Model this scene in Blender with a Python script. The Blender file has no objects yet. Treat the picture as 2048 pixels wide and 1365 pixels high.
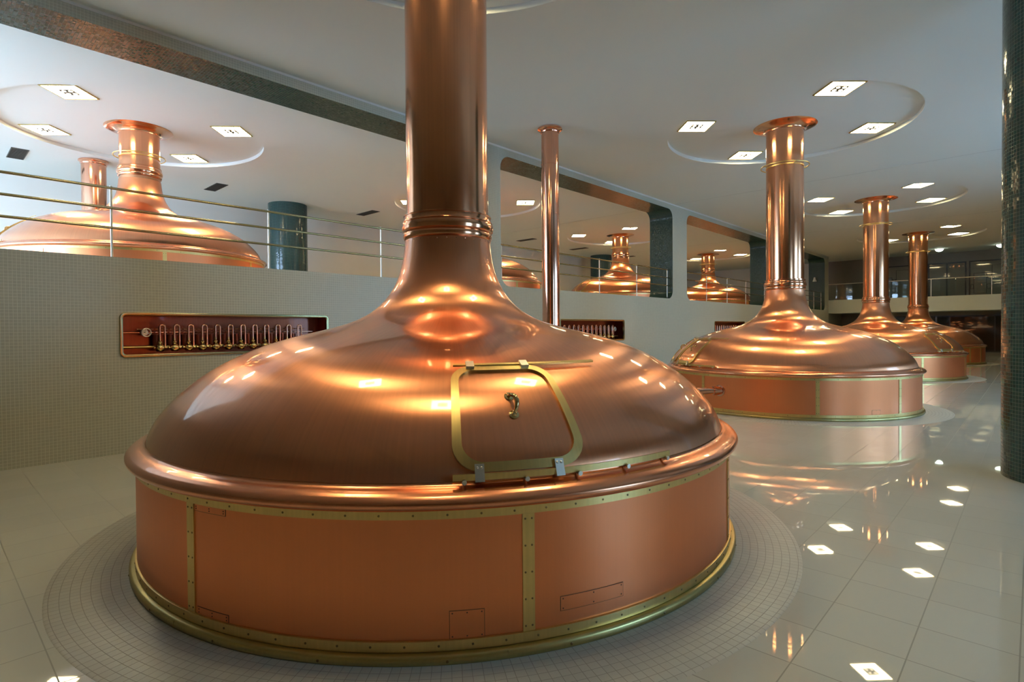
import bpy, math, random
from math import sin, cos, pi, radians as rad, sqrt, hypot, atan2
from mathutils import Vector, Matrix
random.seed(7)
S = bpy.context.scene
C = S.collection

# ------------------------------------------------------------------ camera
CAM_H = 1.5
YAW, PITCH, ROLL, FPX = 0.75104, -0.01344, 0.00758, 1117.8
fw2 = (cos(YAW), sin(YAW)); rt2 = (sin(YAW), -cos(YAW))
fwd = Vector((fw2[0] * cos(PITCH), fw2[1] * cos(PITCH), sin(PITCH)))
up0 = Vector((-fw2[0] * sin(PITCH), -fw2[1] * sin(PITCH), cos(PITCH)))
rt0 = Vector((rt2[0], rt2[1], 0))
camR = rt0 * cos(ROLL) - up0 * sin(ROLL)
camU = rt0 * sin(ROLL) + up0 * cos(ROLL)
cd = bpy.data.cameras.new('camera')
cd.sensor_fit = 'HORIZONTAL'; cd.sensor_width = 36
cd.lens = FPX / 2048 * 36
cd.shift_y = -7.5 / 2048
cd.clip_start = .05; cd.clip_end = 200
cam = bpy.data.objects.new('camera', cd); C.objects.link(cam)
m = Matrix((camR, camU, -fwd)).transposed().to_4x4()
m.translation = Vector((0, 0, CAM_H))
cam.matrix_world = m
S.camera = cam

# ------------------------------------------------------------------ daylight and exposure
LAMP = 30.0          # brightness of the ceiling panels
SKY = 16.5            # brightness of the daylight outside the windows
w = bpy.data.worlds.new('daylight'); S.world = w; w.use_nodes = True
bg = w.node_tree.nodes['Background']
bg.inputs[0].default_value = (.48, .69, 1.0, 1)
bg.inputs[1].default_value = SKY
S.view_settings.view_transform = 'Standard'
S.view_settings.look = 'None'
S.view_settings.gamma = 1
S.view_settings.exposure = 0.38
S.view_settings.use_curve_mapping = False

def portal(name, loc, rot, sx, sy):
    l = bpy.data.lights.new(name, 'AREA'); l.shape = 'RECTANGLE'; l.size = sx; l.size_y = sy
    l.cycles.is_portal = True
    o = bpy.data.objects.new(name, l); o.location = loc; o.rotation_euler = rot; C.objects.link(o)

# ------------------------------------------------------------------ dimensions
CEIL, REC = 5.376, 5.45
SP = 8.682
KX0, KY, GY = 3.07, 3.593, 12.775
GZ = 2.19                      # gallery floor
WY0, WY1 = 8.236, 9.02         # the long wall between hall and gallery
XA, XB = -6.0, 37.2
YA, YB = -6.0, 18.1
WEND = 34.3
R_REC = 2.22

# ------------------------------------------------------------------ materials
def newmat(name):
    m = bpy.data.materials.new(name); m.use_nodes = True
    nt = m.node_tree
    return m, nt, nt.nodes['Principled BSDF']
def N(nt, t, **kw):
    n = nt.nodes.new(t)
    for k, v in kw.items(): setattr(n, k, v)
    return n
def lk(nt, a, b): nt.links.new(a, b)

def metal(name, col, rough, aniso=0, coat=0, coat_rough=.04, var=.12, bump=0, scale=3.0, streak=.10):
    m, nt, b = newmat(name)
    b.inputs['Metallic'].default_value = 1
    b.inputs['Anisotropic'].default_value = aniso
    b.inputs['Coat Weight'].default_value = coat
    b.inputs['Coat Roughness'].default_value = coat_rough
    if aniso:
        t = N(nt, 'ShaderNodeTangent', direction_type='UV_MAP', uv_map='UVMap'); lk(nt, t.outputs[0], b.inputs['Tangent'])
    tc = N(nt, 'ShaderNodeTexCoord')
    n1 = N(nt, 'ShaderNodeTexNoise'); n1.inputs['Scale'].default_value = scale; n1.inputs['Detail'].default_value = 4
    lk(nt, tc.outputs['Object'], n1.inputs['Vector'])
    mix = N(nt, 'ShaderNodeMix', data_type='RGBA')
    mix.inputs[6].default_value = tuple(c * (1 - var) for c in col) + (1,)
    mix.inputs[7].default_value = tuple(min(1, c * (1 + var * .6)) for c in col) + (1,)
    lk(nt, n1.outputs[0], mix.inputs[0])
    # fine brushing marks running up the metal, seen through the surface coordinates
    mp = N(nt, 'ShaderNodeMapping'); mp.inputs['Scale'].default_value = (60, .5, 1)
    lk(nt, tc.outputs['UV'], mp.inputs['Vector'])
    n2 = N(nt, 'ShaderNodeTexNoise'); n2.inputs['Scale'].default_value = 1.0; n2.inputs['Detail'].default_value = 3
    lk(nt, mp.outputs[0], n2.inputs['Vector'])
    b.inputs['Roughness'].default_value = rough
    mr = N(nt, 'ShaderNodeMapRange'); mr.inputs['To Min'].default_value = 1 - streak; mr.inputs['To Max'].default_value = 1
    mr.inputs['From Min'].default_value = .3; mr.inputs['From Max'].default_value = .7
    lk(nt, n2.outputs[0], mr.inputs[0])
    vm = N(nt, 'ShaderNodeVectorMath', operation='SCALE')
    lk(nt, mix.outputs[2], vm.inputs[0]); lk(nt, mr.outputs[0], vm.inputs['Scale']); lk(nt, vm.outputs[0], b.inputs['Base Color'])
    if bump:
        bp = N(nt, 'ShaderNodeBump'); bp.inputs['Strength'].default_value = bump; bp.inputs['Distance'].default_value = .003
        lk(nt, n2.outputs[0], bp.inputs['Height']); lk(nt, bp.outputs[0], b.inputs['Normal'])
    return m

COPPER = (.95, .37, .175)
M_dome = metal('copper_dome', COPPER, .28, aniso=.86, coat=.8, coat_rough=.05, streak=.08)
M_drum = metal('copper_drum', (.96, .325, .135), .38, aniso=.3, coat=.15, coat_rough=.12, scale=1.6, var=.09, streak=.025)
M_rim = metal('copper_rim', (.92, .36, .18), .24, aniso=.2, coat=.5)
M_pipe = metal('copper_pipe', (.92, .41, .21), .16, aniso=.0, coat=.5, scale=1.2, var=.16)
M_pipe2 = metal('copper_polished', (.90, .45, .29), .12, coat=.3, var=.08)
M_brass = metal('brass', (.90, .64, .24), .34, coat=.2, var=.16, scale=6)
M_brassd = metal('brass_aged', (.66, .52, .20), .34, coat=.2, var=.25, scale=6)
M_brassp = metal('brass_polished', (.74, .55, .25), .14, coat=.3, var=.08)
M_rail = metal('brass_rail', (.50, .42, .20), .20, coat=.3, var=.1)
M_rivet = metal('rivet_brown', (.30, .19, .08), .35)
M_steel = metal('steel_nickel', (.90, .82, .68), .40, var=.08)
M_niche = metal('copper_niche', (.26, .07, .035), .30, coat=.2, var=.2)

def plain(name, col, rough=.5, var=.05, scale=4, metal_=0, spec=.5):
    m, nt, b = newmat(name)
    b.inputs['Roughness'].default_value = rough; b.inputs['Metallic'].default_value = metal_
    b.inputs['Specular IOR Level'].default_value = spec
    tc = N(nt, 'ShaderNodeTexCoord'); n = N(nt, 'ShaderNodeTexNoise'); n.inputs['Scale'].default_value = scale
    n.inputs['Detail'].default_value = 3
    lk(nt, tc.outputs['Object'], n.inputs['Vector'])
    mix = N(nt, 'ShaderNodeMix', data_type='RGBA')
    mix.inputs[6].default_value = tuple(c * (1 - var) for c in col) + (1,)
    mix.inputs[7].default_value = tuple(min(1, c * (1 + var)) for c in col) + (1,)
    lk(nt, n.outputs[0], mix.inputs[0]); lk(nt, mix.outputs[2], b.inputs['Base Color'])
    return m
M_ceil = plain('ceiling_paint', (.73, .76, .72), .75, .02, .6)
M_white = plain('white_paint', (.74, .73, .69), .5, .02)
M_gwall = plain('gallery_paint', (.74, .72, .66), .7, .02, .8)
M_dark = plain('dark_metal', (.018, .018, .017), .35)
M_seam = plain('seam_dark', (.13, .045, .02), .6)  # dark joint lines and studs of the access plates
M_black = plain('rubber_black', (.01, .01, .01), .6)
M_hidden = plain('unseen_wall_tone', (.44, .40, .31), .5, .2, 2)  # plain tone for the unseen walls, chosen for their bounce and reflections
M_seamc = plain('ceiling_seam', (.30, .29, .27), .7)
M_vent = plain('vent_brown', (.075, .062, .045), .6)
M_brown = plain('brown_panelling', (.20, .185, .155), .45, .15, 2)
M_brown2 = plain('grey_brown_paint', (.26, .25, .22), .6, .04, 1)
M_balc = plain('balcony_paint', (.70, .75, .67), .6, .02)

def tiles(name, c1, c2, grout, size, rough, mortar=.06, bump=.4, spec=.5, jitter=.0, off=(0, 0), coat=0, rgrout=.7, sizey=None, norm_jit=0):
    m, nt, b = newmat(name)
    tc = N(nt, 'ShaderNodeTexCoord')
    mp = N(nt, 'ShaderNodeMapping'); mp.inputs['Location'].default_value = (off[0] / size, off[1] / (sizey or size), 0)
    mp.inputs['Scale'].default_value = (1 / size, 1 / (sizey or size), 1)
    lk(nt, tc.outputs['UV'], mp.inputs['Vector'])
    br = N(nt, 'ShaderNodeTexBrick'); br.offset = 0; br.squash = 1
    br.inputs['Scale'].default_value = 1; br.inputs['Mortar Size'].default_value = mortar / 2
    br.inputs['Mortar Smooth'].default_value = .1; br.inputs['Brick Width'].default_value = 1; br.inputs['Row Height'].default_value = 1
    br.inputs['Bias'].default_value = 0
    br.inputs['Color1'].default_value = c1 + (1,); br.inputs['Color2'].default_value = c2 + (1,); br.inputs['Mortar'].default_value = grout + (1,)
    lk(nt, mp.outputs[0], br.inputs['Vector']); lk(nt, br.outputs['Color'], b.inputs['Base Color'])
    mr = N(nt, 'ShaderNodeMapRange'); mr.inputs['To Min'].default_value = rough; mr.inputs['To Max'].default_value = rgrout
    lk(nt, br.outputs['Fac'], mr.inputs[0]); lk(nt, mr.outputs[0], b.inputs['Roughness'])
    b.inputs['Specular IOR Level'].default_value = spec
    b.inputs['Coat Weight'].default_value = coat
    bp = N(nt, 'ShaderNodeBump', invert=True); bp.inputs['Strength'].default_value = bump; bp.inputs['Distance'].default_value = .0015
    lk(nt, br.outputs['Fac'], bp.inputs['Height'])
    if norm_jit:
        # every little tile sits at its own slight tilt
        sn = N(nt, 'ShaderNodeVectorMath', operation='FLOOR'); lk(nt, mp.outputs[0], sn.inputs[0])
        wn = N(nt, 'ShaderNodeTexWhiteNoise', noise_dimensions='2D'); lk(nt, sn.outputs[0], wn.inputs['Vector'])
        sb = N(nt, 'ShaderNodeVectorMath', operation='SUBTRACT'); lk(nt, wn.outputs['Color'], sb.inputs[0]); sb.inputs[1].default_value = (.5, .5, .5)
        sc = N(nt, 'ShaderNodeVectorMath', operation='SCALE'); lk(nt, sb.outputs[0], sc.inputs[0]); sc.inputs['Scale'].default_value = norm_jit
        ad = N(nt, 'ShaderNodeVectorMath', operation='ADD'); lk(nt, bp.outputs[0], ad.inputs[0]); lk(nt, sc.outputs[0], ad.inputs[1])
        nm = N(nt, 'ShaderNodeVectorMath', operation='NORMALIZE'); lk(nt, ad.outputs[0], nm.inputs[0])
        lk(nt, nm.outputs[0], b.inputs['Normal'])
    else:
        lk(nt, bp.outputs[0], b.inputs['Normal'])
    return m
M_floor = tiles('floor_tile', (.64, .635, .56), (.67, .665, .59), (.32, .31, .26), .375, .02, mortar=.016, bump=.25, off=(-.03, -.04), rgrout=.4, norm_jit=.002)
M_ring = tiles('ring_tile', (.60, .575, .49), (.565, .54, .46), (.38, .35, .29), .0475, .35, mortar=.07, bump=.3)
M_mos = tiles('wall_mosaic', (.48, .48, .385), (.45, .45, .36), (.66, .66, .56), .036, .30, mortar=.11, bump=.3, spec=.4, norm_jit=.02)
M_green = tiles('green_mosaic', (.008, .040, .034), (.012, .055, .047), (.10, .145, .12), .036, .12, mortar=.11, bump=.5, spec=.6, norm_jit=.05)
M_greend = tiles('green_mosaic_reveal', (.022, .050, .034), (.028, .062, .042), (.050, .075, .052), .036, .22, mortar=.13, bump=.5, spec=.32, norm_jit=.10)

def emit(name, col, s):
    m, nt, b = newmat(name)
    b.inputs['Base Color'].default_value = (.8, .8, .8, 1)
    b.inputs['Emission Color'].default_value = col + (1,); b.inputs['Emission Strength'].default_value = s
    return m
M_lamp = emit('lamp_diffuser', (1.0, .82, .45), LAMP)
M_bulb = emit('lamp_bulb', (1.0, .82, .5), LAMP * .25)
M_bulb2 = emit('dome_light_glass', (.85, 1.0, .80), 7)

def glassy(name, col, rough=.03):
    m, nt, b = newmat(name)
    b.inputs['Base Color'].default_value = col + (1,); b.inputs['Roughness'].default_value = rough
    b.inputs['Specular IOR Level'].default_value = .5
    b.inputs['Coat Weight'].default_value = .3; b.inputs['Coat Roughness'].default_value = .01
    return m
M_wglass = glassy('dark_window_glass', (.03, .03, .026))
M_gglass = glassy('grey_screen_glass', (.24, .235, .205))
def clear(name, tint):
    m = bpy.data.materials.new(name); m.use_nodes = True; nt = m.node_tree
    for n in list(nt.nodes): nt.nodes.remove(n)
    o = N(nt, 'ShaderNodeOutputMaterial'); mx = N(nt, 'ShaderNodeMixShader')
    t = N(nt, 'ShaderNodeBsdfTransparent'); t.inputs[0].default_value = tint
    g = N(nt, 'ShaderNodeBsdfGlossy'); g.inputs['Roughness'].default_value = .02
    f = N(nt, 'ShaderNodeFresnel'); f.inputs[0].default_value = 1.45
    lk(nt, f.outputs[0], mx.inputs[0]); lk(nt, t.outputs[0], mx.inputs[1]); lk(nt, g.outputs[0], mx.inputs[2]); lk(nt, mx.outputs[0], o.inputs[0])
    return m
M_clear = clear('balustrade_glass', (.86, .90, .88, 1))
M_tint = clear('dimming_glass', (.55, .64, .67, 1))   # dimming tint added to unseen hall windows; two faces, about a quarter comes through

# ------------------------------------------------------------------ mesh builder
class MB:
    def __init__(s): s.v = []; s.f = []; s.uv = []; s.mi = []; s.mats = []
    def mat(s, m):
        if m not in s.mats: s.mats.append(m)
        return s.mats.index(m)
    def face(s, pts, uv=None, mat=0):
        b = len(s.v); s.v += [tuple(p) for p in pts]; s.f.append(tuple(range(b, b + len(pts))))
        if uv is None: uv = [(p[0] + p[2] * 0, p[1] if abs(p[1]) > 0 else 0) for p in pts]
        s.uv.append(uv); s.mi.append(mat)
    def box(s, a, b, mat=0, rot=None, org=None):
        x0, y0, z0 = a; x1, y1, z1 = b
        P = [(x0, y0, z0), (x1, y0, z0), (x1, y1, z0), (x0, y1, z0), (x0, y0, z1), (x1, y0, z1), (x1, y1, z1), (x0, y1, z1)]
        for q in ((0, 3, 2, 1), (4, 5, 6, 7), (0, 1, 5, 4), (1, 2, 6, 5), (2, 3, 7, 6), (3, 0, 4, 7)):
            pts = [P[i] for i in q]
            if q in ((0, 3, 2, 1), (4, 5, 6, 7)): uv = [(p[0], p[1]) for p in pts]
            elif q in ((0, 1, 5, 4), (2, 3, 7, 6)): uv = [(p[0], p[2]) for p in pts]
            else: uv = [(p[1], p[2]) for p in pts]
            if rot is not None: pts = [tuple(rot @ Vector(p) + (org or Vector())) for p in pts]
            s.face(pts, uv, mat)
    def grid(s, rows, uvs, mat=0, flip=False, close=False):
        """rows: list of lists of points"""
        b = len(s.v); n = len(rows[0])
        for r in rows: s.v += [tuple(p) for p in r]
        for i in range(len(rows) - 1):
            for j in range(n - 1 if not close else n):
                j2 = (j + 1) % n
                q = [b + i * n + j, b + i * n + j2, b + (i + 1) * n + j2, b + (i + 1) * n + j]
                u0 = uvs[i][j]; u1 = uvs[i][j + 1]; u2 = uvs[i + 1][j + 1]; u3 = uvs[i + 1][j]
                uv = [u0, u1, u2, u3]
                if flip: q = q[::-1]; uv = uv[::-1]
                s.f.append(tuple(q)); s.uv.append(uv); s.mi.append(mat)
    def lathe(s, prof, cx=0, cy=0, seg=128, mat=0, a0=0, a1=2 * pi, uref=None):
        full = abs(a1 - a0 - 2 * pi) < 1e-6
        n = seg if full else seg + 1
        rows = []; uvs = []; L = 0
        for i, (r, z) in enumerate(prof):
            if i: L += hypot(r - prof[i - 1][0], z - prof[i - 1][1])
            rr = uref or r
            rows.append([(cx + r * cos(a0 + (a1 - a0) * k / seg), cy + r * sin(a0 + (a1 - a0) * k / seg), z) for k in range(n)])
            uvs.append([((a0 + (a1 - a0) * k / seg) * rr, L if not s.vz else z) for k in range(seg + 1)])
        s.grid(rows, uvs, mat, close=full)
    vz = False
    def tube(s, path, r, seg=12, mat=0, closed=False, caps=True):
        P = [Vector(p) for p in path]; n = len(P)
        rows = []; prev = None
        for i, p in enumerate(P):
            if closed: t = (P[(i + 1) % n] - P[i - 1]).normalized()
            else: t = (P[min(i + 1, n - 1)] - P[max(i - 1, 0)]).normalized()
            if prev is None:
                a = Vector((0, 0, 1)) if abs(t.z) < .9 else Vector((1, 0, 0))
                nx = t.cross(a).normalized()
            else:
                nx = (prev - t * prev.dot(t)).normalized()
            prev = nx; ny = t.cross(nx)
            rr = r[i] if isinstance(r, (list, tuple)) else r
            rows.append([tuple(p + (nx * cos(2 * pi * k / seg) + ny * sin(2 * pi * k / seg)) * rr) for k in range(seg)])
        if closed: rows.append(rows[0])
        uvs = [[(k / seg * 2 * pi * .02, i * .05) for k in range(seg + 1)] for i in range(len(rows))]
        s.grid(rows, uvs, mat, close=True, flip=True)
        if caps and not closed:
            s.face(rows[0], [(0, 0)] * seg, mat); s.face(rows[-1][::-1], [(0, 0)] * seg, mat)
    def disc(s, c, nrm, r, h, seg=10, mat=0):
        """short stud standing on a surface"""
        c = Vector(c); nrm = Vector(nrm).normalized()
        s.tube([c, c + nrm * h * .6, c + nrm * h], [r, r, r * .6], seg, mat)
    def build(s, name, mat=None, parent=None, smooth=True, angle=38, loc=None):
        me = bpy.data.meshes.new(name)
        me.from_pydata(s.v, [], s.f)
        ms = s.mats if s.mats else [mat]
        for mm in ms: me.materials.append(mm)
        uvl = me.uv_layers.new(name='UVMap')
        i = 0
        flat = []
        for u in s.uv:
            for q in u: flat += [q[0], q[1]]
        uvl.data.foreach_set('uv', flat)
        me.polygons.foreach_set('material_index', s.mi)
        me.update()
        if smooth:
            me.polygons.foreach_set('use_smooth', [True] * len(me.polygons))
            me.set_sharp_from_angle(angle=rad(angle))
        o = bpy.data.objects.new(name, me); C.objects.link(o)
        if parent is not None: o.parent = parent
        if loc: o.location = loc
        return o

def tag(o, label=None, cat=None, group=None, kind=None):
    if label: o['label'] = label
    if cat: o['category'] = cat
    if group: o['group'] = group
    if kind: o['kind'] = kind
    return o
def thing(name, loc, label, cat, group=None, rz=0):
    o = bpy.data.objects.new(name, None); o.location = loc; o.rotation_euler = (0, 0, rz); o.empty_display_size = .2
    C.objects.link(o); return tag(o, label, cat, group)
def copy_tree(o, parent=None):
    c = o.copy(); C.objects.link(c); c.parent = parent
    for ch in [x for x in bpy.data.objects if x.parent == o]: copy_tree(ch, c)
    return c

# ================================================================== THE SHELL
def rect_hole(mb, x0, x1, z0, z1, hx0, hx1, hz0, hz1, r, Y, front, mat, seg=8):
    """wall cell in the plane y=Y with one rounded rectangular hole; returns the hole's loop (x, z)"""
    loop = []; corners = [(x1, z1), (x0, z1), (x0, z0), (x1, z0)]
    cc = [(hx1 - r, hz1 - r, 0), (hx0 + r, hz1 - r, pi / 2), (hx0 + r, hz0 + r, pi), (hx1 - r, hz0 + r, 3 * pi / 2)]
    arcs = []
    for (a, b, t) in cc:
        arcs.append([(a + r * cos(t + pi / 2 * k / seg), b + r * sin(t + pi / 2 * k / seg)) for k in range(seg + 1)])
    def F(ps):
        ps3 = [(p[0], Y, p[1]) for p in ps]; uv = [(p[0], p[1]) for p in ps]
        if not front: ps3 = ps3[::-1]; uv = uv[::-1]
        mb.face(ps3, uv, mat)
    for i in range(4):
        A = arcs[i]; c = corners[i]
        for k in range(seg): F([c, A[k + 1], A[k]])
        B = arcs[(i + 1) % 4]; c2 = corners[(i + 1) % 4]
        F([c, c2, B[0], A[-1]])
        loop += A
    return loop

# floor (hall)
mb = MB()
mb.box((XA, YA, -.3), (XB, YB, 0))
tag(mb.build('floor', M_floor, smooth=False), kind='structure')
mb = MB(); mb.box((XA, WY1, GZ - .25), (XB, YB, GZ))
tag(mb.build('floor', M_floor, smooth=False), kind='structure')
# mosaic rings let into the floor around each kettle
for k in range(4):
    mb = MB(); cx = KX0 + SP * k
    mb.lathe([(2.0, 0.0), (2.0, .004), (2.628, .004), (2.638, .0)], cx, KY, 180, uref=2.42)
    # ring tile courses follow the circle: u runs round, v runs outward
    for i in range(len(mb.uv)): mb.uv[i] = mb.uv[i]
    tag(mb.build('trim_%d' % (k + 1), M_ring), kind='structure')
# ceiling with eight round recesses
mb = MB()
cells = [(KX0 + SP * k, y) for k in range(4) for y in (KY, GY)]
HC = 2.4
def cquad(x0, y0, x1, y1):
    if x1 - x0 < 1e-4 or y1 - y0 < 1e-4: return
    mb.face([(x0, y0, CEIL), (x0, y1, CEIL), (x1, y1, CEIL), (x1, y0, CEIL)], [(x0, y0), (x0, y1), (x1, y1), (x1, y0)])
xs = [XA]
for k in range(4): xs += [KX0 + SP * k - HC, KX0 + SP * k + HC]
xs += [XB]
ys = [YA, KY - HC, KY + HC, GY - HC, GY + HC, YB]
for i in range(len(xs) - 1):
    for j in range(len(ys) - 1):
        if i % 2 == 1 and j in (1, 3):
            cx, cy = (xs[i] + xs[i + 1]) / 2, (ys[j] + ys[j + 1]) / 2; n = 96
            for q in range(n):
                a, b = 2 * pi * q / n, 2 * pi * (q + 1) / n
                def sqp(t):
                    c_, s_ = cos(t), sin(t); mm = max(abs(c_), abs(s_)); return (cx + HC * c_ / mm, cy + HC * s_ / mm)
                pa, pb = sqp(a), sqp(b)
                ca, cb = (cx + R_REC * cos(a), cy + R_REC * sin(a)), (cx + R_REC * cos(b), cy + R_REC * sin(b))
                pts = [ca, cb, pb, pa]
                mb.face([(p[0], p[1], CEIL) for p in pts], pts)
                # cove side and recessed disc
                mb.face([(ca[0], ca[1], CEIL), (ca[0], ca[1], REC), (cb[0], cb[1], REC), (cb[0], cb[1], CEIL)], [(0, 0)] * 4)
                mb.face([(ca[0], ca[1], REC), (cx, cy, REC), (cb[0], cb[1], REC)], [(0, 0)] * 3)
        else: cquad(xs[i], ys[j], xs[i + 1], ys[j + 1])
# roof slab above so that no sky leaks in
mb.box((XA - .4, YA - .4, REC + .03), (XB + .4, YB + .4, REC + .3))
tag(mb.build('ceiling', M_ceil, smooth=False), kind='structure')
# expansion seams across the ceiling
for k in range(1, 3):
    mb = MB(); x = 7.62 + SP * k
    for y0, y1 in ((YA, WY0), (WY1, YB)): mb.box((x - .003, y0, CEIL - .0015), (x + .003, y1, CEIL + .002))
    tag(mb.build('trim_%d' % (5 + k), M_seamc, smooth=False), kind='structure')

# long wall with rounded openings above and valve niches below
OPN = [(8.5 + 8.664 * k, 16.19 + 8.664 * k) for k in range(-1, 3)]
OZ0, OZ1, OR_ = 2.43, 5.20, .27
NICHE = [(1.745, 4.515), (10.50, 13.34), (19.30, 22.10), (27.98, 30.75)]
NZ0, NZ1, NR, ND = 1.20, 1.74, .055, .30
mb = MB(); mi_m = mb.mat(M_mos); mi_g = mb.mat(M_greend); mi_w = mb.mat(M_gwall)
ZS = 2.2
for Y, front in ((WY0, True), (WY1, False)):
    mw = mi_m if front else mi_w
    edges = [XA] + [OPN[0][0] - .45] + [(OPN[i][1] + OPN[i + 1][0]) / 2 for i in range(3)] + [WEND]
    def q(x0, z0, x1, z1):
        P = [(x0, Y, z0), (x1, Y, z0), (x1, Y, z1), (x0, Y, z1)]; U = [(x0, z0), (x1, z0), (x1, z1), (x0, z1)]
        if not front: P = P[::-1]; U = U[::-1]
        mb.face(P, U, mw)
    q(edges[0], ZS, edges[1], CEIL)
    for i in range(4):
        lp = rect_hole(mb, edges[i + 1], edges[i + 2], ZS, CEIL, OPN[i][0], OPN[i][1], OZ0, OZ1, OR_, Y, front, mw)
        if front:
            n = len(lp); L = 0
            for k in range(n):
                a, b = lp[k], lp[(k + 1) % n]; d = hypot(a[0] - b[0], a[1] - b[1])
                mb.face([(a[0], WY0, a[1]), (b[0], WY0, b[1]), (b[0], WY1, b[1]), (a[0], WY1, a[1])],
                        [(0, L), (0, L + d), (WY1 - WY0, L + d), (WY1 - WY0, L)], mi_g); L += d
    if front:
        x = XA
        for (n0, n1) in NICHE:
            q(x, 0, n0 - .3, ZS)
            rect_hole(mb, n0 - .3, n1 + .3, 0, ZS, n0, n1, NZ0, NZ1, NR, Y, True, mw)
            x = n1 + .3
        q(x, 0, WEND, ZS)
    else: q(XA, 0, WEND, ZS)
mb.face([(WEND, WY0, 0), (WEND, WY1, 0), (WEND, WY1, CEIL), (WEND, WY0, CEIL)], [(WY0, 0), (WY1, 0), (WY1, CEIL), (WY0, CEIL)], mi_m)
tag(mb.build('wall_left', None, smooth=True, angle=25), kind='structure')
mb = MB(); mb.box((WEND, WY0 + .02, 0), (XB, WY1, 2.27))
tag(mb.build('wall_left', M_brown2, smooth=False), kind='structure')
mb = MB(); mb.box((XA, WY0 - .012, CEIL - .035), (WEND + .012, WY0 + .02, CEIL))
tag(mb.build('trim_8', M_white, smooth=False), kind='structure')

# outer walls.  Daylight windows are openings in unseen walls, inferred from reflections, sized to suit the light.
def wall_x(X, y0, y1, z0, z1, wins, inward, mat, thick=.35):
    """wall in plane x=X with rectangular openings, frames added"""
    mb = MB(); d = -thick * inward
    def q(a, b, c, e):
        lo = min(X, X + d); hi = max(X, X + d)
        if b - a > 1e-3 and e - c > 1e-3: mb.box((lo, a, c), (hi, b, e))
    y = y0
    for (a, b, c, e) in sorted(wins):
        q(y, a, z0, z1); q(a, b, z0, c); q(a, b, e, z1); y = b
    q(y, y1, z0, z1)
    return mb
def wall_y(Y, x0, x1, z0, z1, wins, inward, mat, thick=.35):
    mb = MB(); d = -thick * inward
    def q(a, b, c, e):
        lo = min(Y, Y + d); hi = max(Y, Y + d)
        if b - a > 1e-3 and e - c > 1e-3: mb.box((a, lo, c), (b, hi, e))
    x = x0
    for (a, b, c, e) in sorted(wins):
        q(x, a, z0, z1); q(a, b, z0, c); q(a, b, e, z1); x = b
    q(x, x1, z0, z1)
    return mb
GW = [(9.4, 13.3, 2.5, 5.1), (13.6, 17.8, 2.5, 5.1)]
XG = -3.2
HW = []
RW = [(3.9, 6.3, .7, 3.8), (9.6, 12.6, .7, 4.3), (14.6, 18.4, .7, 4.3)]
tag(wall_x(XA, YA, WY0 + .4, 0, REC + .1, HW, 1, None).build('wall_back', M_hidden, smooth=False), kind='structure')
tag(wall_x(XG, WY0 + .6, YB, 0, REC + .1, GW, 1, None).build('wall_back', M_gwall, smooth=False), kind='structure')
tag(wall_y(YA, XA, XB, 0, REC + .1, RW, 1, None).build('wall_right', M_hidden, smooth=False), kind='structure')
mb = MB(); mb.box((XA, YB, 0), (XB, YB + .3, REC + .1))
tag(mb.build('wall_gallery', M_gwall, smooth=False), kind='structure')
wn = 5
def daywin(axis, P, win):
    global wn
    a, b, c, e = win; f = .05; mb = MB()
    def bar(a0, b0, c0, e0):
        if axis == 'x': mb.box((P - .2, a0, c0), (P - .14, b0, e0))
        else: mb.box((a0, P - .2, c0), (b0, P - .14, e0))
    bar(a, b, c, c + f); bar(a, b, e - f, e); bar(a, a + f, c, e); bar(b - f, b, c, e)
    bar((a + b) / 2 - .025, (a + b) / 2 + .025, c, e); bar(a, b, c + (e - c) * .62, c + (e - c) * .62 + f)
    o = tag(mb.build('window_%d' % wn, M_dark, smooth=False), kind='structure'); wn += 1
    if axis == 'y':
        g = MB(); g.box((a + f, P - .18, c + f), (b - f, P - .172, e - f)); g.build('glass_pane', M_tint, o, smooth=False)
    if axis == 'x': portal('window_portal', (P - .3, (a + b) / 2, (c + e) / 2), (0, rad(-90), 0), e - c, b - a)
    else: portal('window_portal', ((a + b) / 2, P - .3, (c + e) / 2), (rad(90), 0, 0), b - a, e - c)
for g in GW: daywin('x', XG, g)
for g in RW: daywin('y', YA, g)

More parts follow.
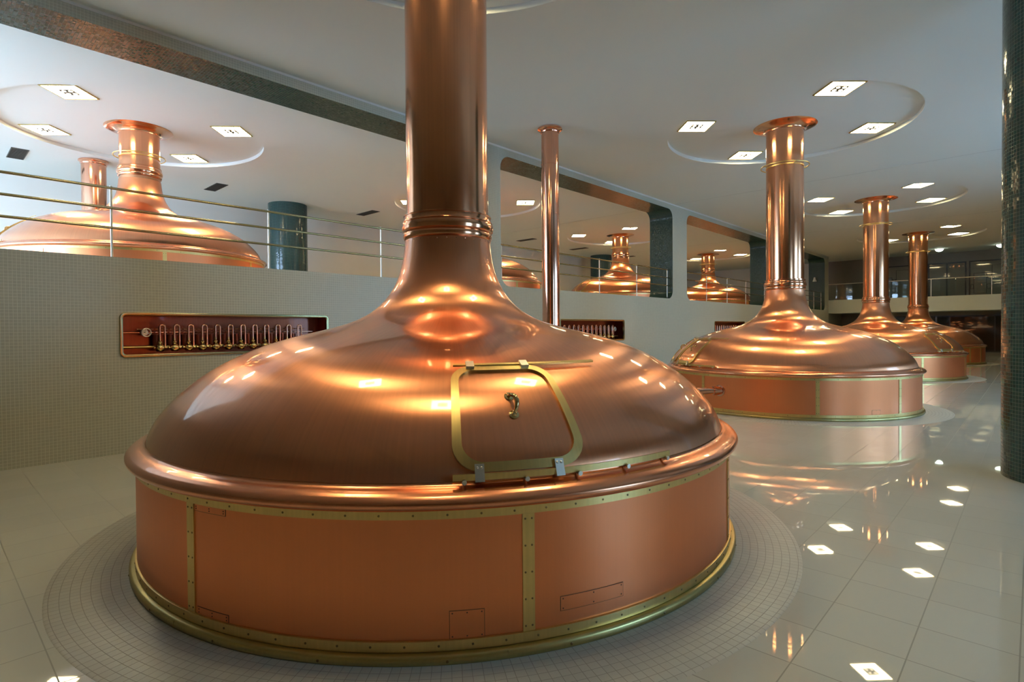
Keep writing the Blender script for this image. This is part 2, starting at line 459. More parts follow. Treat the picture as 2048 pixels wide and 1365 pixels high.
# far end wall: glazed above the balcony, dark glass below it
mb = MB()
mb.box((XB, YA, 0), (XB + .3, 9.7, REC + .1))
tag(mb.build('wall_far', M_brown, smooth=False), kind='structure')
mb = MB(); mb.box((XB, 9.7, 0), (XB + .3, YB, REC + .1))
tag(mb.build('wall_far', M_gwall, smooth=False), kind='structure')
def frame_window(idx, y0, y1, z0, z1, mull=(), lattice=False, name=None):
    mb = MB(); t = .06; X = XB - .06
    mb.box((X, y0, z0), (XB + .02, y1, z0 + t)); mb.box((X, y0, z1 - t), (XB + .02, y1, z1))
    for y in [y0, y1 - t] + list(mull): mb.box((X, y, z0 + t), (XB + .02, y + t, z1 - t))
    o = tag(mb.build(name or 'window_%d' % idx, M_dark, smooth=False), kind='structure')
    g = MB(); g.box((XB - .03, y0 + t, z0 + t), (XB - .012, y1 - t, z1 - t)); g.build('glass_pane', M_gglass if z0 > 1 else M_wglass, o, smooth=False)
    if lattice:
        l = MB(); W = y1 - y0; H = z1 - z0; b = .022
        def lr(u0, v0, u1, v1):
            a, bb, c, d = y1 - u0 * W, y1 - u1 * W, z0 + v0 * H, z0 + v1 * H
            lo, hi = min(a, bb), max(a, bb)
            for (p, q_, r_, s_) in ((lo, hi, c, c + b), (lo, hi, d - b, d), (lo, lo + b, c, d), (hi - b, hi, c, d)):
                l.box((XB - .045, p, r_), (XB - .03, q_, s_))
        lr(.08, .30, .30, .74); lr(.38, .22, .95, .90); lr(.30, .40, .38, .50); lr(.30, .62, .38, .70); lr(.03, .40, .08, .50); lr(.04, .08, .96, .16)
        l.build('lattice', M_dark, o, smooth=False)
    return o
BZ = 2.45
frame_window(1, 4.25, 6.4, BZ, 4.86, lattice=True)
frame_window(1, 2.55, 4.15, BZ, 4.86, mull=(3.32,), name='door_1')
frame_window(2, .1, 2.45, BZ, 4.86, lattice=True)
frame_window(3, -5.5, .0, BZ, 4.86, mull=(-1.8, -3.6))
frame_window(4, -5.5, 6.6, .18, 2.06, mull=(5.0, 3.2, 1.4, -.4, -2.2, -4))

# balcony across the far end
mb = MB()
mb.box((34.76, YA, 2.28), (XB, 9.0, BZ)); mb.box((34.6, YA, 2.27), (34.76, YB, 3.0))
tag(mb.build('balcony', M_balc, smooth=False), kind='structure')
gr = thing('glass_railing', (34.68, 0, 3.0), 'frameless glass railing standing on the balcony edge at the far end', 'railing')
g = MB(); g.box((-.006, -5.9, 0), (.006, 8.6, .86)); g.build('glass_panel', M_clear, gr, smooth=False)
g = MB(); g.tube([(0, -5.9, .87), (0, 8.6, .87)], .022, 10); g.build('top_rail', M_steel, gr)
for i, y in enumerate((8.4, 6.1, 3.75, 1.45, -.9)):
    g = MB(); g.box((-.012, y - .012, 0), (.012, y + .012, .86)); g.build('post', M_steel, gr, smooth=False)

# ================================================================== KETTLES
DOME = [(2.142, .80), (2.13, .86), (2.097, .92), (2.067, .96), (2.03, 1.0), (1.995, 1.04), (1.955, 1.08), (1.91, 1.12), (1.862, 1.16), (1.808, 1.2), (1.745, 1.24),
        (1.675, 1.28), (1.6, 1.32), (1.508, 1.36), (1.405, 1.40), (1.278, 1.44), (1.12, 1.48), (.945, 1.52), (.805, 1.56), (.705, 1.60), (.635, 1.64), (.582, 1.68), (.54, 1.72),
        (.505, 1.76), (.475, 1.80), (.45, 1.84), (.43, 1.88), (.412, 1.92), (.399, 1.96), (.388, 2.0), (.376, 2.05), (.366, 2.1), (.358, 2.16), (.352, 2.24), (.35, 2.26)]
def smooth_prof(P, n=150, it=3):
    """resample by arc length, then relax so that reflections run evenly"""
    L = [0]
    for i in range(1, len(P)): L.append(L[-1] + hypot(P[i][0] - P[i - 1][0], P[i][1] - P[i - 1][1]))
    out = []; j = 0
    for k in range(n + 1):
        t = L[-1] * k / n
        while j < len(L) - 2 and L[j + 1] < t: j += 1
        u = (t - L[j]) / (L[j + 1] - L[j]); out.append((P[j][0] + (P[j + 1][0] - P[j][0]) * u, P[j][1] + (P[j + 1][1] - P[j][1]) * u))
    for _ in range(it * 12):
        out = [out[0]] + [((out[i - 1][0] + 2 * out[i][0] + out[i + 1][0]) / 4, (out[i - 1][1] + 2 * out[i][1] + out[i + 1][1]) / 4) for i in range(1, n)] + [out[-1]]
    return out
DP = smooth_prof(DOME)
ARC = [0]
for i in range(1, len(DP)): ARC.append(ARC[-1] + hypot(DP[i][0] - DP[i - 1][0], DP[i][1] - DP[i - 1][1]))
def on_dome(th, s, off=0.0):
    """point of the dome: bearing th (radians), distance s up the curve, height off above the sheet"""
    s = max(0, min(ARC[-1] - 1e-6, s)); j = 0
    while ARC[j + 1] < s: j += 1
    u = (s - ARC[j]) / (ARC[j + 1] - ARC[j])
    r = DP[j][0] + (DP[j + 1][0] - DP[j][0]) * u; z = DP[j][1] + (DP[j + 1][1] - DP[j][1]) * u
    j0, j1 = max(0, j - 1), min(len(DP) - 1, j + 2)
    dr, dz = DP[j1][0] - DP[j0][0], DP[j1][1] - DP[j0][1]; l = hypot(dr, dz)
    nr, nz = dz / l, -dr / l
    r += nr * off; z += nz * off
    return Vector((r * cos(th), r * sin(th), z)), Vector((nr * cos(th), nr * sin(th), nz))
RD = 2.195
def arcbox(mb, r0, r1, z0, z1, a0, a1, n=24, mat=0):
    """curved bar: radius r0..r1, height z0..z1, angle a0..a1 (radians)"""
    R0 = []; rows = []
    for k in range(n + 1):
        a = a0 + (a1 - a0) * k / n; c, s = cos(a), sin(a)
        rows.append([(r1 * c, r1 * s, z0), (r1 * c, r1 * s, z1), (r0 * c, r0 * s, z1), (r0 * c, r0 * s, z0)])
    uv = [[(a0 * r1 + (a1 - a0) * r1 * k / n, v) for v in (z0, z1, z1 + .01, z0 + .01, z0)] for k in range(n + 1)]
    mb.grid(rows, uv, mat, close=True, flip=True)
    mb.face(rows[0], [(0, 0)] * 4, mat); mb.face(rows[-1][::-1], [(0, 0)] * 4, mat)
def shape_on_dome(mb, outer, inner, off0, off1, mat=0):
    """band between two loops given as (theta, s), raised from off0 to off1"""
    n = len(outer)
    def ring(lp, off): return [tuple(on_dome(t, s, off)[0]) for t, s in lp]
    rows = [ring(outer, off0), ring(outer, off1), ring(inner, off1), ring(inner, off0)]
    U = [(t * 2, s) for t, s in outer]; V = [(t * 2, s) for t, s in inner]
    uv = [U + [U[0]], U + [U[0]], V + [V[0]], V + [V[0]]]
    mb.grid(rows, uv, mat, close=True, flip=True)
def rrect(t0, t1, s0, s1, rs, seg=8, ns=10, rref=1.9):
    """rounded rectangle loop in (theta, s); rs is the corner radius in metres; subdivided edges"""
    rt = rs / rref; P = []
    for (ct, cs, a) in ((t1 - rt, s1 - rs, 0), (t0 + rt, s1 - rs, pi / 2), (t0 + rt, s0 + rs, pi), (t1 - rt, s0 + rs, 3 * pi / 2)):
        for k in range(seg + 1): P.append((ct + rt * cos(a + pi / 2 * k / seg), cs + rs * sin(a + pi / 2 * k / seg)))
    Q = []
    for i in range(len(P)):
        a, b = P[i], P[(i + 1) % len(P)]; k = 18 if i % (seg + 1) == seg else 1
        for j in range(k): Q.append((a[0] + (b[0] - a[0]) * j / k, a[1] + (b[1] - a[1]) * j / k))
    return Q

def make_parts(root, door_deg, straps, detail, plates=(), hoop_z=4.665, top=REC, collar_dz=0, second=None):
    seg = 256 if detail else 128
    # base mouldings (brass, two steps)
    mb = MB()
    mb.lathe([(RD, .004), (2.232, .004), (2.238, .012), (2.238, .034), (2.232, .044), (2.222, .049), (RD, .05)], seg=seg)
    if detail:
        for a in range(0, 360, 45):      # joints between the lengths of moulding
            t = rad(a + 11); arcbox(mb, 2.2, 2.2395, .008, .0445, t, t + .0012, 1)
    for a in range(24): 
        t = rad(a * 15 + 4); mb.disc((2.238 * cos(t), 2.238 * sin(t), .022), (cos(t), sin(t), 0), .0065, .003, 8, 1)
    mb.mats = [M_brassd, M_rivet]; mb.build('base_moulding', None, root)
    mb = MB(); mb.lathe([(RD, .05), (2.206, .052), (2.206, .098), (2.20, .1), (RD - .002, .1)], seg=seg)
    nr = 90 if detail else 40
    for a in range(nr):
        t = 2 * pi * a / nr; mb.disc((2.206 * cos(t), 2.206 * sin(t), .076), (cos(t), sin(t), 0), .0055, .0025, 8, 1)
    mb.mats = [M_brass, M_rivet]; mb.build('bottom_band', None, root)
    # drum
    mb = MB(); mb.lathe([(RD - .02, .03), (RD, .03), (RD, .25), (RD, .45), (RD, .70), (RD - .02, .70)], seg=seg); mb.build('drum', M_drum, root)
    mb = MB(); mb.lathe([(RD, .648), (RD + .008, .649), (RD + .008, .688), (RD, .689)], seg=seg)
    for a in range(nr):
        t = 2 * pi * a / nr + .02; mb.disc(((RD + .008) * cos(t), (RD + .008) * sin(t), .668), (cos(t), sin(t), 0), .0055, .0025, 8, 1)
    mb.mats = [M_brass, M_rivet]; mb.build('top_band', None, root)
    for a in straps:
        mb = MB(); hw = .029 / RD
        arcbox(mb, RD - .002, RD + .006, .1, .648, rad(a) - hw, rad(a) + hw, 3)
        for i in range(5):
            for s_ in (-.016, .016):
                t = rad(a) + s_ / RD; z = .125 + i * .125
                mb.disc(((RD + .006) * cos(t), (RD + .006) * sin(t), z), (cos(t), sin(t), 0), .005, .0025, 8, 1)
        mb.mats = [M_brass, M_rivet]; mb.build('strap', None, root)
    # rolled rim
    P = [(RD - .01, .692), (2.222, .692), (2.236, .697), (2.247, .707), (2.253, .720), (2.252, .733), (2.243, .746), (2.228, .758), (2.208, .768), (2.186, .7755), (2.166, .781), (2.152, .787), (2.145, .793), (2.143, .80)]
    mb = MB(); mb.lathe(smooth_prof(P, 40, 0), seg=seg); mb.build('rim', M_rim, root)
    # dome and neck
    mb = MB(); mb.lathe(DP, seg=seg, uref=1.6)
    mb.build('dome', M_dome, root, angle=60)
    # collar
    P = [(.348, 2.235), (.354, 2.238), (.362, 2.245), (.367, 2.26), (.368, 2.28), (.364, 2.297), (.360, 2.301), (.366, 2.306), (.377, 2.312), (.381, 2.33), (.381, 2.352), (.376, 2.372), (.368, 2.377), (.372, 2.38), (.372, 2.386), (.362, 2.390),
         (.360, 2.395), (.360, 2.428), (.364, 2.431), (.364, 2.437), (.352, 2.441), (.338, 2.445)]
    mb = MB(); mb.lathe([(r, z + collar_dz) for r, z in P], seg=96)
    if detail:
        for a in range(30):
            t = 2 * pi * a / 30; mb.disc((.3515 * cos(t), .3515 * sin(t), 2.222), (cos(t), sin(t), -.1), .0045, .004, 6)
    mb.build('collar', M_pipe, root)
    # vapour pipe with a few sheet seams
    zt = top - .11
    P = [(.339, 2.24), (.339, zt)]
    rows = [(.339, 2.2 if not collar_dz else 2.24)]
    mb = MB()
    PP = [(.345, 2.23)] if collar_dz else [(.339, 2.3)]
    PP += [(.339, 3.2), (.339, 3.9)]
    if detail or True:
        PP += [(.339, min(4.2, zt - .3)), (.339, zt)]
    PP = sorted(set([p for p in PP if p[1] <= zt]), key=lambda p: p[1])
    mb.lathe(PP, seg=96, uref=.34)
    mb.build('vapour_pipe', M_pipe, root)
    # flared flange at the ceiling
    P = [(.339, zt - .005), (.346, zt - .002), (.348, zt + .012), (.341, zt + .016), (.346, zt + .03), (.368, zt + .052), (.42, zt + .075), (.50, zt + .092), (.565, zt + .102), (.572, zt + .106), (.57, zt + .11), (.55, zt + .11)]
    mb = MB(); mb.lathe(P, seg=96); mb.build('ceiling_flange', M_pipe, root)
    # brass hoop standing off the pipe
    mb = MB(); mb.tube([(.43 * cos(2 * pi * k / 64), .43 * sin(2 * pi * k / 64), hoop_z) for k in range(64)], .011, 10, closed=True)
    for k in range(4):
        t = pi / 4 + k * pi / 2; mb.tube([(.335 * cos(t), .335 * sin(t), hoop_z), (.43 * cos(t), .43 * sin(t), hoop_z)], .008, 8)
    mb.lathe([(.339, hoop_z - .03), (.343, hoop_z - .03), (.343, hoop_z - .008), (.339, hoop_z - .008)], seg=64)
    mb.build('hoop', M_brass, root)
    # sliding doors
    W = rad(18.1)
    doors = [door_deg] + ([second] if second is not None else [])
    for dd in doors:
        c = rad(dd); t0, t1 = c - W / 2, c + W / 2; s0, s1 = .036, .695
        out = rrect(t0, t1, s0, s1, .13); wid = .043
        inn = rrect(t0 + wid / 1.95, t1 - wid / 1.95, s0 + wid, s1 - wid, .095)
        # panel: a curved copper sheet filling the frame, built as rows across
        pan = MB(); ns, nt_ = 26, 22; rows = []; uvs = []
        ps0, ps1 = s0 + wid * .5, s1 - wid * .5
        hw0 = W / 2 - wid * .5 / 1.95; rr_ = .11
        for i in range(ns + 1):
            s = ps0 + (ps1 - ps0) * i / ns
            e = min(s - ps0, ps1 - s)
            cut = 0 if e >= rr_ else (rr_ - sqrt(max(0, rr_ * rr_ - (rr_ - e) ** 2)))
            hw = hw0 - cut / 1.95
            rows.append([tuple(on_dome(c - hw + 2 * hw * j / nt_, s, .010)[0]) for j in range(nt_ + 1)])
            uvs.append([((c - hw + 2 * hw * j / nt_) * 2, s) for j in range(nt_ + 1)])
        pan.grid(rows, uvs)
        door = pan.build('door', M_dome, root, angle=60)
        f = MB(); shape_on_dome(f, out, inn, -.004, .024); f.build('door_frame', M_brass, door)
        # curved grab handle on two round feet
        h = MB(); th = c - rad(.15); P = []; R_ = []
        for k in range(13):
            u = k / 12; s = .325 + .115 * u
            b = sin(pi * u) ** .55
            P.append(tuple(on_dome(th + rad(.35) * (1 - u) + rad(.5) * sin(pi * u), s, .012 + .052 * b)[0])); R_.append(.0085 + .0035 * sin(pi * u))
        h.tube(P, R_, 12)
        for s in (.322, .443):
            p, n_ = on_dome(th + rad(.2), s, .010); h.disc(p, n_, .026, .009, 20); h.disc(p, n_, .013, .018, 14)
        h.build('handle', M_brassp, door)
        for (dt, s, top_) in ((-5.5, s1 - .01, True), (4.9, s1 - .01, True), (-5.7, s0 + .01, False), (4.7, s0 + .01, False)):
            k_ = MB(); t = c + rad(dt); p, n_ = on_dome(t, s, .024); tg = Vector((-sin(t), cos(t), 0)); upv = n_.cross(tg)
            upv = upv if upv.z > 0 else -upv
            M3 = Matrix((tg, upv, n_)).transposed()
            if top_: k_.box((-.022, -.020, -.012), (.022, .034, .016), rot=M3, org=p)
            else: k_.box((-.022, -.056, -.006), (.022, .026, .012), rot=M3, org=p)
            for q_ in (-.010, .010):
                pp = p + M3 @ Vector((q_, .008, .010)); k_.disc(pp, n_, .0065, .006, 10)
            k_.build('clip', M_steel, door, smooth=False)
    c = rad(door_deg)
    rl = MB()   # upper guide bar
    a0, a1 = c - rad(8.6), c + rad(21.5)
    rows = []; 
    for k in range(41):
        t = a0 + (a1 - a0) * k / 40
        pts = [on_dome(t, .694, .020)[0], on_dome(t, .712, .020)[0], on_dome(t, .712, .030)[0], on_dome(t, .694, .030)[0]]
        rows.append([tuple(p) for p in pts])
    rl.grid(rows, [[(k * .02, v * .01) for v in range(5)] for k in range(41)], close=True)
    rl.face(rows[0], [(0, 0)] * 4); rl.face(rows[-1][::-1], [(0, 0)] * 4)
    rl.build('upper_guide_bar', M_brass, root)
    a0, a1 = c - rad(9.0), c + rad(24)
    rl = MB(); arcbox(rl, 2.158, 2.166, .808, .838, a0, a1, 40)
    bar = rl.build('lower_guide_bar', M_brass, root)
    for dt in (-7.6, .2, 7.4, 15.1, 23.0):
        t = c + rad(dt); b = MB(); d = Vector((cos(t), sin(t), 0)); p = d * 2.12 + Vector((0, 0, .803))
        b.tube([p, p + d * .055], .0085, 12); b.tube([p + d * .050, p + d * .062], .0115, 12)
        b.build('roller', M_steel, bar)
    for (a0, a1, z0, z1) in plates:
        b = MB(); arcbox(b, RD - .001, RD + .0022, z0, z1, rad(a0), rad(a1), 10)
        pl_ = b.build('access_plate', M_drum, root)
        b = MB(); t_ = .0022
        e = t_ / RD
        arcbox(b, RD - .001, RD + .0012, z0 - t_, z1 + t_, rad(a0) - e, rad(a0), 1); arcbox(b, RD - .001, RD + .0012, z0 - t_, z1 + t_, rad(a1), rad(a1) + e, 1)
        arcbox(b, RD - .001, RD + .0012, z0 - t_, z0, rad(a0), rad(a1), 10); arcbox(b, RD - .001, RD + .0012, z1, z1 + t_, rad(a0), rad(a1), 10)
        for ta in (a0 + .3, (a0 + a1) / 2, a1 - .3):
            for zz in (z0 + .01, z1 - .01):
                t = rad(ta); b.disc(((RD + .002) * cos(t), (RD + .002) * sin(t), zz), (cos(t), sin(t), 0), .0035, .002, 6)
        b.build('seam', M_seam, pl_)

LAB = {
 (0, 0): 'huge copper brewing kettle filling the foreground, its door facing the camera',
 (1, 0): 'second copper kettle of the hall row, behind the foreground kettle to the right',
 (2, 0): 'third copper kettle of the hall row, its dome partly behind the second kettle',
 (3, 0): 'farthest copper kettle of the hall row, just in front of the balcony',
 (0, 1): 'copper kettle on the upper gallery at far left, behind the brass rails',
 (1, 1): 'gallery copper kettle mostly hidden behind the pier and the foreground neck',
 (2, 1): 'gallery copper kettle seen through the opening right of the thin copper column',
 (3, 1): 'farthest gallery kettle, seen through the second rounded wall opening',
}
def spread(a): return [a + 45 * k for k in range(8)]
kettles = {}
cfg = {
 (0, 0): dict(door_deg=-121.2, straps=[-166.5, -121.1, -74.2, -29, 16, 61, 106, 151], detail=True,
              plates=[(-130.7, -126.6, .1, .226), (-116.9, -107.6, .165, .231), (-165.3, -159.5, .1, .135), (-165.6, -159.8, .615, .646)]),
 (1, 0): dict(door_deg=142.0, straps=[-150.7, -113.3, 160, 115, 70, 25, -20, -66], detail=False, second=122.5, plates=[(-128.5, -124.5, .1, .175)]),
 (2, 0): dict(door_deg=-120.0, straps=spread(-140.9), detail=False),
 (3, 0): dict(door_deg=150.0, straps=[-138, -125, -108, -80, -40, 0, 60, 120], detail=False),
 (0, 1): dict(door_deg=172.0, straps=spread(-95), detail=False, hoop_z=REC - GZ - .53, top=REC - GZ, collar_dz=.08),
}
cfg[(1, 1)] = dict(cfg[(0, 1)], door_deg=165.0); cfg[(2, 1)] = dict(cfg[(0, 1)], door_deg=160.0); cfg[(3, 1)] = dict(cfg[(0, 1)], door_deg=150.0)
for k in range(4):
    for g_ in range(2):
        key = (k, g_)
        r_ = thing('brewing_kettle', (KX0 + SP * k, (KY, GY)[g_], (0, GZ)[g_]), LAB[key], 'kettle', ('copper kettles standing on the hall floor', 'copper kettles standing on the upper gallery')[g_])
        kettles[key] = r_
        make_parts(r_, **cfg[key])
# horizontal copper stub on the second kettle's drum
r_ = kettles[(1, 0)]; mb = MB(); t = rad(169.3); d = Vector((cos(t), sin(t), 0))
p = d * RD + Vector((0, 0, .41)); dd = Vector((-.79, .61, 0)).normalized()
mb.tube([p - d * .03, p + d * .012], .10, 24); mb.tube([p - d * .01, p + dd * .13], .076, 20); mb.tube([p - d * .02, p + dd * .9], .06, 20)
mb.build('outlet_stub', M_pipe2, r_)

# ================================================================== COPPER COLUMNS (thin pipes)
def column(x, y, z0, r, joints, label, rf):
    t = thing('copper_pipe', (x, y, z0), label, 'pipe')
    H = CEIL - z0
    mb = MB(); mb.lathe([(r, 0), (r, H - .04)], seg=64, uref=r); mb.build('shaft', M_pipe2, t)
    for z in joints:
        z -= z0; mb = MB(); mb.lathe([(r, z - .012), (r + .0035, z - .010), (r + .0035, z + .010), (r, z + .012)], seg=64); mb.build('joint', M_pipe2, t)
    mb = MB(); mb.lathe([(r, H - .10), (r + .012, H - .097), (r + .016, H - .085), (r + .012, H - .075), (r + .014, H - .06), (rf - .02, H - .05), (rf, H - .035), (rf, H - .012), (rf - .012, H - .003), (rf - .03, H)], seg=64)
    mb.build('ceiling_collar', M_pipe2, t)
column(8.43, 6.83, 0, .168, [.85, 1.8, 2.77, 3.72, 4.68], 'slender polished copper pipe rising to the ceiling behind the foreground dome', .236)
column(2.83, 15.49, GZ, .235, [4.75], 'wide polished copper pipe on the gallery, left of the far left kettle neck', .285)

# ================================================================== PILLARS
def pillar(x, y, z0, r, label):
    mb = MB(); mb.vz = True
    mb.lathe([(r, z0 + i * (CEIL - z0) / 8) for i in range(9)], x, y, 96, uref=r)
    mb.face([(x + r * cos(2 * pi * k / 48), y + r * sin(2 * pi * k / 48), CEIL) for k in range(48)], [(0, 0)] * 48)
    tag(mb.build('tiled_pillar', M_green), label, 'pillar')
pillar(7.6, -.32, 0, .565, 'round pillar of dark green mosaic at the right edge of the picture')
pillar(7.9, 16.75, GZ, .56, 'round dark green pillar on the gallery, right of the far left kettle')
pillar(24.9, 16.75, GZ, .56, 'dark green pillar on the gallery behind the kettle in the first opening')

# ================================================================== CEILING LAMPS
def lamp_proto():
    t = thing('ceiling_lamp', (0, 0, 0), 'x', 'ceiling lamp')
    a, b, h = .285, .262, .012
    mb = MB()
    for (x0, y0, x1, y1) in ((-a, -a, a, -b), (-a, b, a, a), (-a, -b, -b, b), (b, -b, a, b)): mb.box((x0, y0, -.016), (x1, y1, 0))
    mb.build('frame', M_brassd, t, smooth=False)
    c = .112; mb = MB()
    for (x0, y0, x1, y1) in ((-b, -b, b, -c), (-b, c, b, b), (-b, -c, -c, c), (c, -c, b, c)): mb.box((x0, y0, -.012), (x1, y1, -.002))
    mb.build('diffuser', M_lamp, t, smooth=False)
    mb = MB(); mb.box((-c, -c, -.014), (c, c, -.001)); mb.build('bulb_plate', M_vent, t, smooth=False)
    for i in (-1, 1):
        for j in (-1, 1):
            mb = MB(); x, y = i * .052, j * .052
            mb.face([(x + .030 * cos(-2 * pi * k / 16), y + .030 * sin(-2 * pi * k / 16), -.019) for k in range(16)], [(0, 0)] * 16)
            mb.tube([(x, y, -.012), (x, y, -.0188)], .0305, 16, caps=False)
            mb.build('bulb', M_bulb, t)
    return t
proto = lamp_proto(); used = False
POSN = {(-1, -1): 'nearest', (1, 1): 'farthest', (-1, 1): 'leftmost', (1, -1): 'rightmost'}
KN = {(0, 0): 'foreground kettle', (1, 0): 'second hall kettle', (2, 0): 'third hall kettle', (3, 0): 'farthest hall kettle',
      (0, 1): 'far left gallery kettle', (1, 1): 'gallery kettle behind the pier', (2, 1): 'first opening kettle', (3, 1): 'farthest gallery kettle'}
for k in range(4):
    for g_ in range(2):
        for (i, j), nm in POSN.items():
            o = proto if not used else copy_tree(proto); used = True
            o.location = (KX0 + SP * k + 1.265 * i, (KY, GY)[g_] + 1.235 * j, REC); o.rotation_euler = (0, 0, rad(45))
            if (k, g_) == (0, 0): lab = '%s square white lamp in the ceiling recess over the foreground kettle' % nm
            else: lab = '%s ceiling lamp of four around the pipe of the %s' % (nm, KN[(k, g_)])
            o['label'] = lab; o['group'] = 'square ceiling lamps'

# dome lights under the ceiling above the balcony
for (x, y, lab) in ((34.9, 3.45, 'small white dome light on the ceiling, left of the two above the balcony'), (35.2, 1.15, 'small white dome light on the ceiling beside the green pillar')):
    t = thing('dome_light', (x, y, CEIL), lab, 'ceiling lamp', 'dome lights above the balcony')
    mb = MB(); mb.lathe([(.19, 0), (.19, -.02), (.17, -.024)], seg=32); mb.build('base_plate', M_white, t)
    mb = MB(); mb.lathe([(.17 * cos(a), -.02 - .13 * sin(a)) for a in [pi / 2 * q_ / 10 for q_ in range(11)]], seg=32); mb.build('glass_bowl', M_bulb2, t)

# ventilation slots in the gallery ceiling
VL = ['dark ventilation slot in the gallery ceiling at the far left edge', 'dark ventilation slot in the gallery ceiling above the rails, left of the round green pillar',
      'dark ventilation slot in the gallery ceiling just left of the foreground pipe', 'dark ventilation slot in the ceiling right of the thin copper pipe',
      'dark ventilation slot in the ceiling left of the first opening kettle neck', 'dark ventilation slot in the ceiling right of the first opening kettle neck']
for i, x in enumerate((1.59, 5.58, 10.25, 18.1, 21.9, 26.2)):
    t = thing('ventilation_slot', (x, 16.0, CEIL), VL[i], 'vent', 'ventilation slots in the gallery ceiling')
    mb = MB(); mb.box((-.135, -.46, -.006), (.135, .46, -.001)); mb.build('slot_plate', M_black, t, smooth=False)
    mb = MB()
    for q_ in range(18): 
        y = -.45 + q_ * .0515; mb.box((-.13, y, -.012), (.13, y + .012, -.006))
    for (x0, y0, x1, y1) in ((-.145, -.47, .145, -.455), (-.145, .455, .145, .47), (-.145, -.455, -.13, .455), (.13, -.455, .145, .455)): mb.box((x0, y0, -.012), (x1, y1, -.0005))
    mb.build('grille', M_vent, t, smooth=False)

# ================================================================== RAILINGS in the wall openings
RY = WY0 + .11
def railing(x0, x1, posts, label, zt=3.29):
    t = thing('railing', (x0, RY, OZ0), label, 'railing', 'brass railings in the wall openings')
    for z in (zt, zt - .245, zt - .49):
        mb = MB(); mb.tube([(0, 0, z - OZ0), (x1 - x0, 0, z - OZ0)], .0165, 10); mb.build('rail', M_rail, t)
    for x in posts:
        mb = MB(); mb.tube([(x - x0, .026, 0), (x - x0, .026, zt - OZ0 + .03)], .013, 10)
        mb.disc((x - x0, .026, 0), (0, 0, 1), .035, .008, 14)
        for z in (zt, zt - .245, zt - .49): mb.tube([(x - x0, .026, z - OZ0), (x - x0, 0, z - OZ0)], .009, 8)
        mb.build('post', M_steel, t)
railing(OPN[0][0] + .02, OPN[0][1] - .02, [-.1, 1.70, 3.65, 5.62, 7.45], 'three-rail brass railing across the big opening at far left')
railing(OPN[1][0] + .02, OPN[1][1] - .02, [8.65, 10.5, 12.36, 14.25, 16.08], 'brass railing across the opening right of the foreground pipe', 3.33)
railing(OPN[2][0] + .02, OPN[2][1] - .02, [17.3, 18.95, 20.75, 22.6, 24.7], 'brass railing across the second rounded opening', 3.35)
railing(OPN[3][0] + .02, OPN[3][1] - .02, [26.0, 28.0, 30.2, 32.0, 33.35], 'brass railing across the last opening, behind the second kettle neck', 3.36)

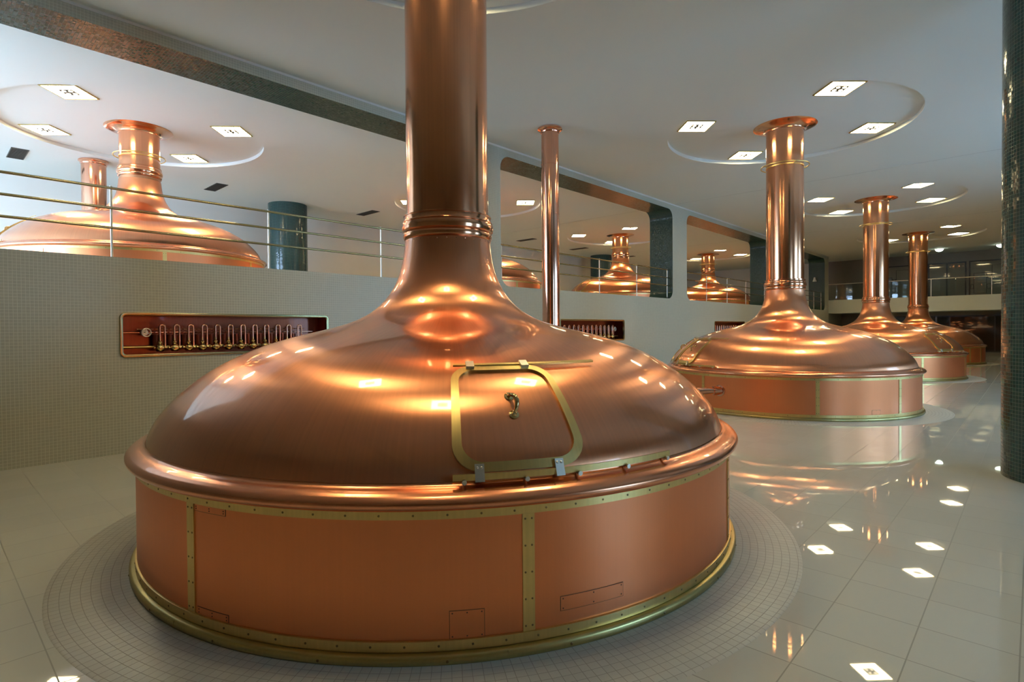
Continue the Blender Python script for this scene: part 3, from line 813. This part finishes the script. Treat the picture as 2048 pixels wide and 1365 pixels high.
# ================================================================== VALVE NICHES
NL = ['left of the foreground dome', 'right of the foreground dome', 'behind the dome of the second kettle', 'behind the third kettle, out of sight']
for i, (n0, n1) in enumerate(NICHE):
    W = n1 - n0; H = NZ1 - NZ0
    t = thing('wall_niche', (n0, WY0, NZ0), 'copper-lined niche with brass frame in the wall, ' + NL[i], 'niche', 'copper niches in the tiled wall')
    mb = MB(); e = .004
    mb.face([(e, ND, e), (W - e, ND, e), (W - e, ND, H - e), (e, ND, H - e)], [(0, 0), (W, 0), (W, H), (0, H)])
    mb.face([(e, 0, e), (W - e, 0, e), (W - e, ND, e), (e, ND, e)], [(0, 0), (W, 0), (W, ND), (0, ND)])
    mb.face([(e, ND, H - e), (W - e, ND, H - e), (W - e, 0, H - e), (e, 0, H - e)], [(0, 0), (W, 0), (W, ND), (0, ND)])
    mb.face([(e, 0, e), (e, ND, e), (e, ND, H - e), (e, 0, H - e)], [(0, 0), (ND, 0), (ND, H), (0, H)])
    mb.face([(W - e, ND, e), (W - e, 0, e), (W - e, 0, H - e), (W - e, ND, H - e)], [(0, 0), (ND, 0), (ND, H), (0, H)])
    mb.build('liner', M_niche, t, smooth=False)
    mb = MB()
    def rr(x0, x1, z0, z1, r, seg=8):
        L = []
        for (a, b, q0) in ((x1 - r, z1 - r, 0), (x0 + r, z1 - r, pi / 2), (x0 + r, z0 + r, pi), (x1 - r, z0 + r, 1.5 * pi)):
            L += [(a + r * cos(q0 + pi / 2 * k / seg), b + r * sin(q0 + pi / 2 * k / seg)) for k in range(seg + 1)]
        return L
    o_ = rr(-.012, W + .012, -.012, H + .012, .067); m_ = rr(.0, W, 0, H, .06); n_ = rr(.024, W - .024, .024, H - .024, .042)
    rows = [[(x, .002, z) for x, z in o_], [(x, -.016, z) for x, z in o_], [(x, -.020, z) for x, z in m_], [(x, -.012, z) for x, z in n_], [(x, .03, z) for x, z in n_]]
    uv = [[(x, z) for x, z in (o_ + [o_[0]])]] * 5
    mb.grid(rows, uv, close=True, flip=True)
    mb.build('brass_frame', M_rail, t)
    # manifold: header pipe, goosenecks over small brass valves, hand wheel
    v = thing('valve_manifold', (n0, WY0, NZ0), 'copper gooseneck pipes over brass valves in the niche ' + NL[i], 'valve manifold', 'valve manifolds in the niches')
    mb = MB(); mb.tube([(.02, .235, .30), (W - .02, .235, .30)], .010, 10); mb.tube([(.22, .20, .345), (W - .3, .20, .345)], .006, 8)
    mb.build('header_pipe', M_pipe2, v)
    mb = MB(); mb.tube([(.02, .20, .11), (W - .02, .20, .11)], .018, 10); mb.build('drain_pipe', M_brassd, v)
    nv = 12; x0 = .48 if i == 0 else .30
    for k in range(nv):
        x = x0 + k * (W - x0 - .42) / (nv - 1)
        mb = MB(); P = [(x + .03, .10, .12), (x + .03, .10, .37)]
        P += [(x + .03 * cos(a), .10, .37 + .03 * sin(a)) for a in [pi * q_ / 8 for q_ in range(1, 8)]]
        P += [(x - .03, .10, .37), (x - .03, .10, .20)]
        mb.tube(P, .0125, 10); mb.build('gooseneck', M_pipe2, v)
        mb = MB()
        mb.lathe([(0.0, .045), (.038, .05), (.052, .07), (.060, .095), (.054, .118), (.034, .135), (.020, .155), (.028, .165), (.028, .182), (.014, .19), (.014, .225)], x - .03, .10, 14)
        mb.tube([(x - .10, .10, .10), (x + .05, .10, .10)], .015, 10); mb.tube([(x - .03, .08, .095), (x - .03, .03, .09)], .014, 8)
        mb.build('valve', M_brassp, v)
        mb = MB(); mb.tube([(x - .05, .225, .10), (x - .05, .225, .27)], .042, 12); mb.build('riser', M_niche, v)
    wx = .30 if i == 0 else W - .30
    mb = MB(); mb.tube([(wx + .052 * cos(2 * pi * q_ / 28), .10, .30 + .052 * sin(2 * pi * q_ / 28)) for q_ in range(28)], .006, 8, closed=True)
    for q_ in range(3):
        a = pi / 2 + q_ * 2 * pi / 3; mb.tube([(wx, .10, .30), (wx + .05 * cos(a), .10, .30 + .05 * sin(a))], .005, 6)
    mb.tube([(wx, .085, .30), (wx, .235, .30)], .012, 10); mb.tube([(wx, .17, .30), (wx, .235, .30)], .04, 12)
    mb.build('hand_wheel', M_steel, v)

# ================================================================== small lamp on the last reveal
t = thing('wall_spotlight', (WEND - .75, WY0 + .45, 4.1), 'small white spotlight on the green reveal of the last opening', 'spotlight')
mb = MB(); mb.tube([(-.04, 0, 0), (-.13, 0, 0)], .02, 10); mb.tube([(-.0, 0, 0), (-.04, 0, 0)], .06, 16); mb.build('bracket', M_black, t)
mb = MB(); mb.lathe([(.03, .12), (.05, .10), (.06, .02), (.10, -.09), (.105, -.12), (.08, -.12)], -.18, 0, 20); mb.build('lamp_head', M_white, t)
